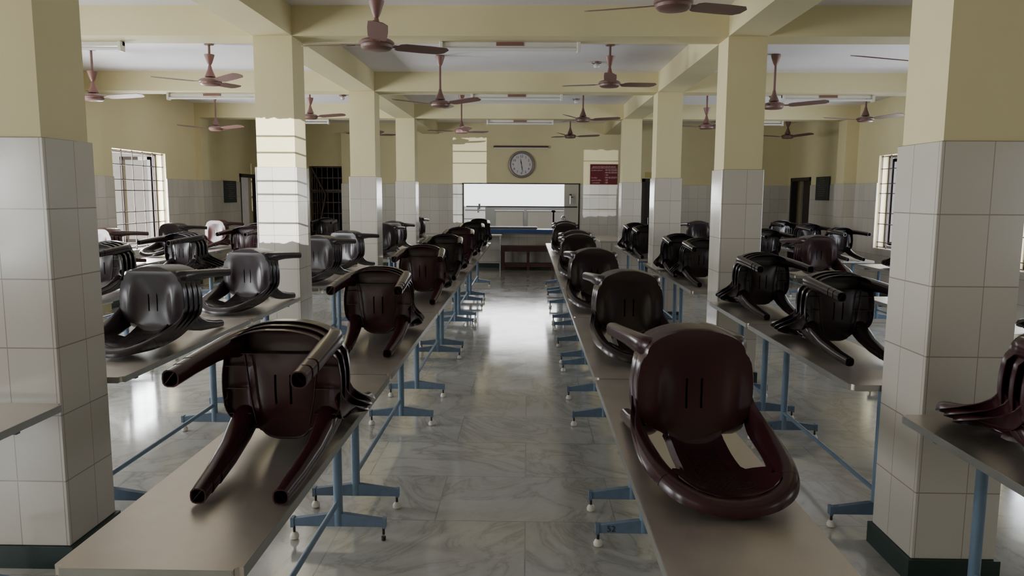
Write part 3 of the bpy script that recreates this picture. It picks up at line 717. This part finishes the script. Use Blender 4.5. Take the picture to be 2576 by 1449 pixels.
for kd, x, y, n, m, yw, w in [
    ('A', -3.67, 6.42, 4, 'brown', -6, 'half hidden beside the nearest left pillar'),
    ('A', -3.74, 8.08, 4, 'violet', -14, 'beyond left pillars, in front of bright window'),
    ('A', -3.66, 9.75, 4, 'maroon', -4, 'just left of the second left pillar'),
    ('A', -3.9, 10.9, 2, 'brown', -4, 'behind another, beside the second left pillar'),
    ('B', -5.13, 8.95, 3, 'rosy', -20, 'at the left edge of the bright window'),
    ('B', -5.07, 10.6, 3, 'violet', -16, 'near right edge of the bright left window'),
    ('B', -5.04, 12.1, 2, 'rosy', -14, 'on window row, well right of bright left window'),
    ('A', -3.62, 13.6, 2, 'violet', 0, 'before the dark grille gate, right one'),
    ('A', -4.0, 13.2, 2, 'brown', 0, 'before the dark grille gate, left one'),
    ('B', 3.18, 8.26, 4, 'maroon', 4, 'showing its seat beyond the right pillars'),
    ('A', 3.14, 10.0, 3, 'brown', 6, 'half hidden right of the second right pillar'),
    ('B', 2.96, 13.1, 2, 'brown', 4, 'on far table between second and third right pillars'),
    ('A', 4.52, 13.6, 2, 'brown', 8, 'farthest back along the right wall'),
    ('A', 4.45, 12.05, 3, 'violet', 8, 'second farthest back along the right wall'),
    ('A', 4.40, 10.75, 2, 'brown', 10, 'just left of the barred right window'),
    ('A', 4.62, 8.95, 3, 'brown', 4, 'under right window, mostly behind nearest pillar'),
    ('A', 3.42, 4.45, 3, 'brown', 4, 'at right picture edge beyond nearest pillar')]:
    stack(kd, x, y, n, m, w, yw)
# ------------------------------------------------------------------ ceiling fans
def fan(x, y, z, ang, lab, r=.58, cones='mid'):
    t = thing('ceiling_fan', lab, 'ceiling fan', (x, y, z), 0, 'ceiling fans')
    bm = nb(); cyl(bm, (0,0,.10), (0,0,ZC-z), .013, n=10); obj('downrod', bm, M['fan'], t, True)
    bm = nb(); lathe(bm, [(.03, -.045), (.09, -.042), (.105, -.03), (.108, -.012), (.118, -.006), (.118, .008), (.10, .022), (.06, .034), (.03, .04), (.02, .05)], 0, 0, 28); obj('motor', bm, M['fan'], t, True)
    bm = nb(); lathe(bm, [(.056, .045), (.050, .06), (.024, .125), (.015, .165)], 0, 0, 20); obj('lower_cone', bm, M['fan'] if cones != 'mid' else M['fancone'], t, True)
    zt = {'mid': .17, 'top': ZC-z-.12, 'none': None}[cones]
    if zt is not None:
        bm = nb(); lathe(bm, [(.016, zt), (.028, zt+.025), (.049, zt+.088), (.054, zt+.108), (.049, zt+.110)], 0, 0, 20); obj('upper_cone', bm, M['fancone'], t, True)
    bm = nb(); lathe(bm, [(.05, ZC-z-.012), (.05, ZC-z)], 0, 0, 16); obj('ceiling_plate', bm, M['fan'], t)
    for k in range(3):
        a = math.radians(ang+120*k); bm = nb()
        ws = [(.10, .020), (.16, .022), (.165, .045), (.20, .062), (.40, .066), (.54, .062), (r, .030)]
        T = []; 
        for rr, w in ws:
            tw = .20 if rr > .15 else .1
            row = []
            for s in (-1, 1):
                dx, dy, dz = rr, s*w*math.cos(tw), -s*w*math.sin(tw)*1.0-.004+.05*max(0, rr-.16)
                row += [(dx, dy, dz+.0025), (dx, dy, dz-.0025)]
            T.append([bm.verts.new(p) for p in row])
        for p, q in zip(T, T[1:]):
            for i0, i1 in ((0, 2), (2, 3), (3, 1), (1, 0)): bm.faces.new((p[i0], p[i1], q[i1], q[i0]))
        bm.faces.new([T[0][i] for i in (0, 1, 3, 2)]); bm.faces.new([T[-1][i] for i in (0, 2, 3, 1)])
        bl = obj('blade', bm, M['fan'], t); bl.rotation_euler = (0, 0, a)
fan(-1.03, 5.25, 2.66, -78, 'nearest whole brown ceiling fan, left of the aisle, one blade pointing at the viewer', cones='mid')
fan(.87, 4.75, 2.805, -90, 'brown ceiling fan cut off by the top edge of the picture', cones='mid')
fan(-1.02, 8.9, 2.69, -35, 'brown ceiling fan second from camera over left of aisle, upper cone at the ceiling', cones='top')
fan(.86, 8.25, 2.83, -95, 'brown ceiling fan over right of aisle beside a small white lamp', cones='mid')
fan(-1.07, 12.3, 2.66, -73, 'brown ceiling fan third from camera over left of aisle', cones='top')
fan(.85, 12.0, 2.82, -2, 'brown ceiling fan third from camera over right of aisle', cones='none')
fan(.82, 15.0, 2.79, 5, 'brown ceiling fan in front of the back wall clock, farthest over the centre aisle', cones='none')
fan(-3.42, 8.25, 2.84, -38, 'brown ceiling fan just left of the second left pillar', cones='mid')
fan(-4.87, 8.55, 2.71, -3, 'brown ceiling fan beside the nearest left pillar with one pale blade', cones='mid')
fan(-5.0, 12.2, 2.68, -25, 'brown ceiling fan farther back, before bare wall left of second left pillar', cones='top')
fan(-3.36, 11.8, 2.83, -12, 'brown ceiling fan between the second and third left pillars', cones='mid')
fan(-3.05, 15.2, 2.83, 175, 'brown ceiling fan far back whose blade tip shows left of the third left pillar', cones='mid')
fan(2.78, 8.8, 2.67, -25, 'brown ceiling fan just right of the second right pillar', cones='top')
fan(4.75, 10.95, 2.735, 60, 'brown ceiling fan near the right wall above the right window', cones='none')
fan(2.72, 11.8, 2.70, 180, 'brown ceiling fan between the second and third right pillars', cones='mid')
fan(4.9, 14.6, 2.77, 60, 'brown ceiling fan far back on the right in front of the side wall', cones='mid')
fan(2.72, 5.3, 2.56, 190, 'brown ceiling fan mostly hidden by the nearest right pillar, one blade showing', cones='mid')
# ------------------------------------------------------------------ tube lights on the beams
def tube(x0, x1, y, z, lab, tilt=0):
    t = thing('tube_light', lab, 'tube light', ((x0+x1)/2, y, z), 0, 'unlit tube lights'); w = (x1-x0)/2
    bm = nb(); box(bm, -w, w, -.02, .03, .035, .075); rnd(bm, .004, 1); obj('housing', bm, M['white'], t)
    bm = nb(); cyl(bm, (-w+.03, -.03, .01), (w-.03, -.03, .01), .015, n=14); obj('tube', bm, M['tube'], t, True)
    for s in (-1, 1): bm = nb(); box(bm, s*(w-.015)-.015, s*(w-.015)+.015, -.048, .03, -.012, .075); rnd(bm, .004, 1); obj('end_holder', bm, M['white'], t)
    bm = nb(); box(bm, -.12, .12, -.026, -.02, .04, .07); obj('choke_cover', bm, M['fancone'], t)
tube(-.785, .452, 6.85, 2.905, 'unlit tube lamp under the beam nearest the camera over the centre aisle')
tube(-.768, .454, 10.33, 2.905, 'unlit tube lamp under the second beam over the centre aisle')
tube(-.750, .454, 13.85, 2.905, 'unlit tube lamp under the third beam over the centre aisle')
tube(-4.85, -3.606, 6.85, 2.905, 'unlit tube lamp running out from behind the nearest left pillar')
tube(-4.87, -3.65, 10.33, 2.905, 'unlit tube lamp under the second beam in the left bay')
tube(-4.85, -3.60, 13.85, 2.905, 'unlit tube lamp under the third beam in the left bay')
tube(3.367, 4.575, 10.33, 2.905, 'unlit tube lamp under the second beam in the right bay')
tube(3.35, 4.554, 13.85, 2.905, 'unlit tube lamp under the third beam in the right bay')
for x, y, l in ((.81, 9.3, 'small white lamp holder on the ceiling beside the second fan over the aisle'), (.79, 12.8, 'small white lamp holder on the ceiling beyond the second beam over the aisle'), (-3.0, 12.4, 'small white lamp holder on the ceiling between the left pillars'), (3.9, 12.4, 'small white lamp holder on the ceiling in the right bay')):
    t = thing('ceiling_lamp', l, 'lamp', (x, y, ZC-.05), 0, 'small ceiling lamps')
    bm = nb(); lathe(bm, [(.055, .03), (.06, .05)], 0, 0, 18); obj('base', bm, M['fan'], t)
    bm = nb(); lathe(bm, [(.004, -.03), (.025, -.024), (.036, 0), (.025, .024), (.02, .03)], 0, 0, 18); obj('bulb', bm, M['tube'], t, True)
# ------------------------------------------------------------------ light
def area(name, loc, rot, sx, sy, power, col=(1, 1, 1), spread=PI):
    l = bpy.data.lights.new(name, 'AREA'); l.shape = 'RECTANGLE'; l.size = sx; l.size_y = sy; l.energy = power; l.color = col; l.spread = spread
    o = bpy.data.objects.new(name, l); C.objects.link(o); o.location = loc; o.rotation_euler = rot; return o
POW = 1.0
for h in holesL[:-1]: area('window_and_fill_light', (XL-.42, (h[0]+h[1])/2, (h[2]+h[3])/2), (0, -PI/2, 0), h[3]-h[2]+.3, h[1]-h[0]+.3, (280 if h[0] > 3 else 170)*POW, (.95, .98, 1))  # lamps at the unseen front-bay windows are added as soft fill
for h in holesR[:-1]: area('window_and_fill_light', (XR+.42, (h[0]+h[1])/2, (h[2]+h[3])/2), (0, PI/2, 0), h[3]-h[2]+.3, h[1]-h[0]+.3, (110 if h[0] > 5 else 9)*POW, (.86, .92, 1))  # front-bay lamps on this side are weak added fill too
area('kitchen_daylight', (-.6, KY+.12, 1.97), (-PI/2, 0, 0), 3.7, 1.3, 60*POW, (1, .99, .98))
area('front_fill', (-3.5, YF+.1, 1.6), (PI/2, 0, 0), 4, 1.8, 14*POW, (1, .98, .92))  # added fill lamp in front of the closed front wall, no window there
area('side_room_lamp', (XL-1.3, 16.8, 2.5), (0, 0, 0), .8, .8, 20)
def patch(name, src, Yp, x0, x1, z0, z1, lines, power, soft=.0, keep=None):
    # daylight falling through a barred opening: a spot whose beam is cut to a barred rectangle
    l = bpy.data.lights.new(name, 'SPOT'); l.energy = power; l.spot_size = math.radians(100); l.spot_blend = 0; l.shadow_soft_size = .004
    o = bpy.data.objects.new(name, l); C.objects.link(o); o.location = src; o.rotation_euler = (PI/2, 0, 0)
    l.use_nodes = True; nt = l.node_tree; em = nt.nodes['Emission']
    tc = N(nt, 'ShaderNodeTexCoord'); sp = N(nt, 'ShaderNodeSeparateXYZ'); nt.links.new(tc.outputs['Normal'], sp.inputs[0])
    az = math_n(nt, 'ABSOLUTE', sp.outputs[2]); u = math_n(nt, 'DIVIDE', sp.outputs[0], az); v = math_n(nt, 'DIVIDE', sp.outputs[1], az)
    D = Yp-src[1]; X = math_n(nt, 'ADD', math_n(nt, 'MULTIPLY', u, D), src[0]); Z = math_n(nt, 'ADD', math_n(nt, 'MULTIPLY', v, D), src[2])
    cb = N(nt, 'ShaderNodeCombineXYZ'); nt.links.new(X, cb.inputs[0]); nt.links.new(Z, cb.inputs[1])
    nz = math_n(nt, 'MULTIPLY', math_n(nt, 'SUBTRACT', noise(nt, 9, 5, .7, cb.outputs[0]), .5), soft)
    Xn = math_n(nt, 'ADD', X, nz) if soft else X; Zn = math_n(nt, 'ADD', Z, math_n(nt, 'MULTIPLY', nz, 2)) if soft else Z
    m = math_n(nt, 'MULTIPLY', math_n(nt, 'GREATER_THAN', X, x0), math_n(nt, 'LESS_THAN', X, x1))
    m = math_n(nt, 'MULTIPLY', m, math_n(nt, 'MULTIPLY', math_n(nt, 'GREATER_THAN', Zn, z0), math_n(nt, 'LESS_THAN', Zn, z1)))
    for z, w in lines: m = math_n(nt, 'MULTIPLY', m, math_n(nt, 'GREATER_THAN', math_n(nt, 'ABSOLUTE', math_n(nt, 'SUBTRACT', Z, z)), w))
    if keep:
        k = math_n(nt, 'MULTIPLY', math_n(nt, 'MULTIPLY', math_n(nt, 'GREATER_THAN', X, keep[0]), math_n(nt, 'LESS_THAN', X, keep[1])), math_n(nt, 'MULTIPLY', math_n(nt, 'GREATER_THAN', Z, keep[2]), math_n(nt, 'LESS_THAN', Z, keep[3])))
        m = math_n(nt, 'MULTIPLY', m, math_n(nt, 'SUBTRACT', 1, k))
    nt.links.new(m, em.inputs['Strength'])
    return o
patch('barred_daylight', (.2, -.3, 2.3), 6.574, -2.352, -1.915, 1.22, 2.29, [(2.14, .008), (2.0, .008), (1.755, .008), (1.64, .008), (1.39, .008)], 7500, .05)
patch('barred_daylight', (.2, -.3, 2.25), 17.05, -1.68, -.925, 1.02, 2.90, [(2.60, .012), (2.34, .010), (1.885, .014), (1.65, .010), (1.19, .010)], 9000, .06)
patch('barred_daylight', (.2, -.3, 2.25), 17.05, 1.24, 2.02, 1.18, 2.64, [(2.40, .010), (1.65, .010), (1.33, .010)], 4500, .10, (1.385, 2.005, 1.88, 2.335))
W = bpy.data.worlds.new('world'); S.world = W; W.use_nodes = True
W.node_tree.nodes['Background'].inputs[0].default_value = (.95, .975, 1, 1); W.node_tree.nodes['Background'].inputs[1].default_value = 1.9
# ------------------------------------------------------------------ look
S.view_settings.view_transform = 'AgX'
S.view_settings.exposure = .35
try:
    S.cycles.use_denoising = True; S.cycles.denoiser = 'OPENIMAGEDENOISE'; S.cycles.max_bounces = 10; S.cycles.diffuse_bounces = 6
    S.cycles.sample_clamp_indirect = 8; S.cycles.caustics_reflective = False
except Exception: pass
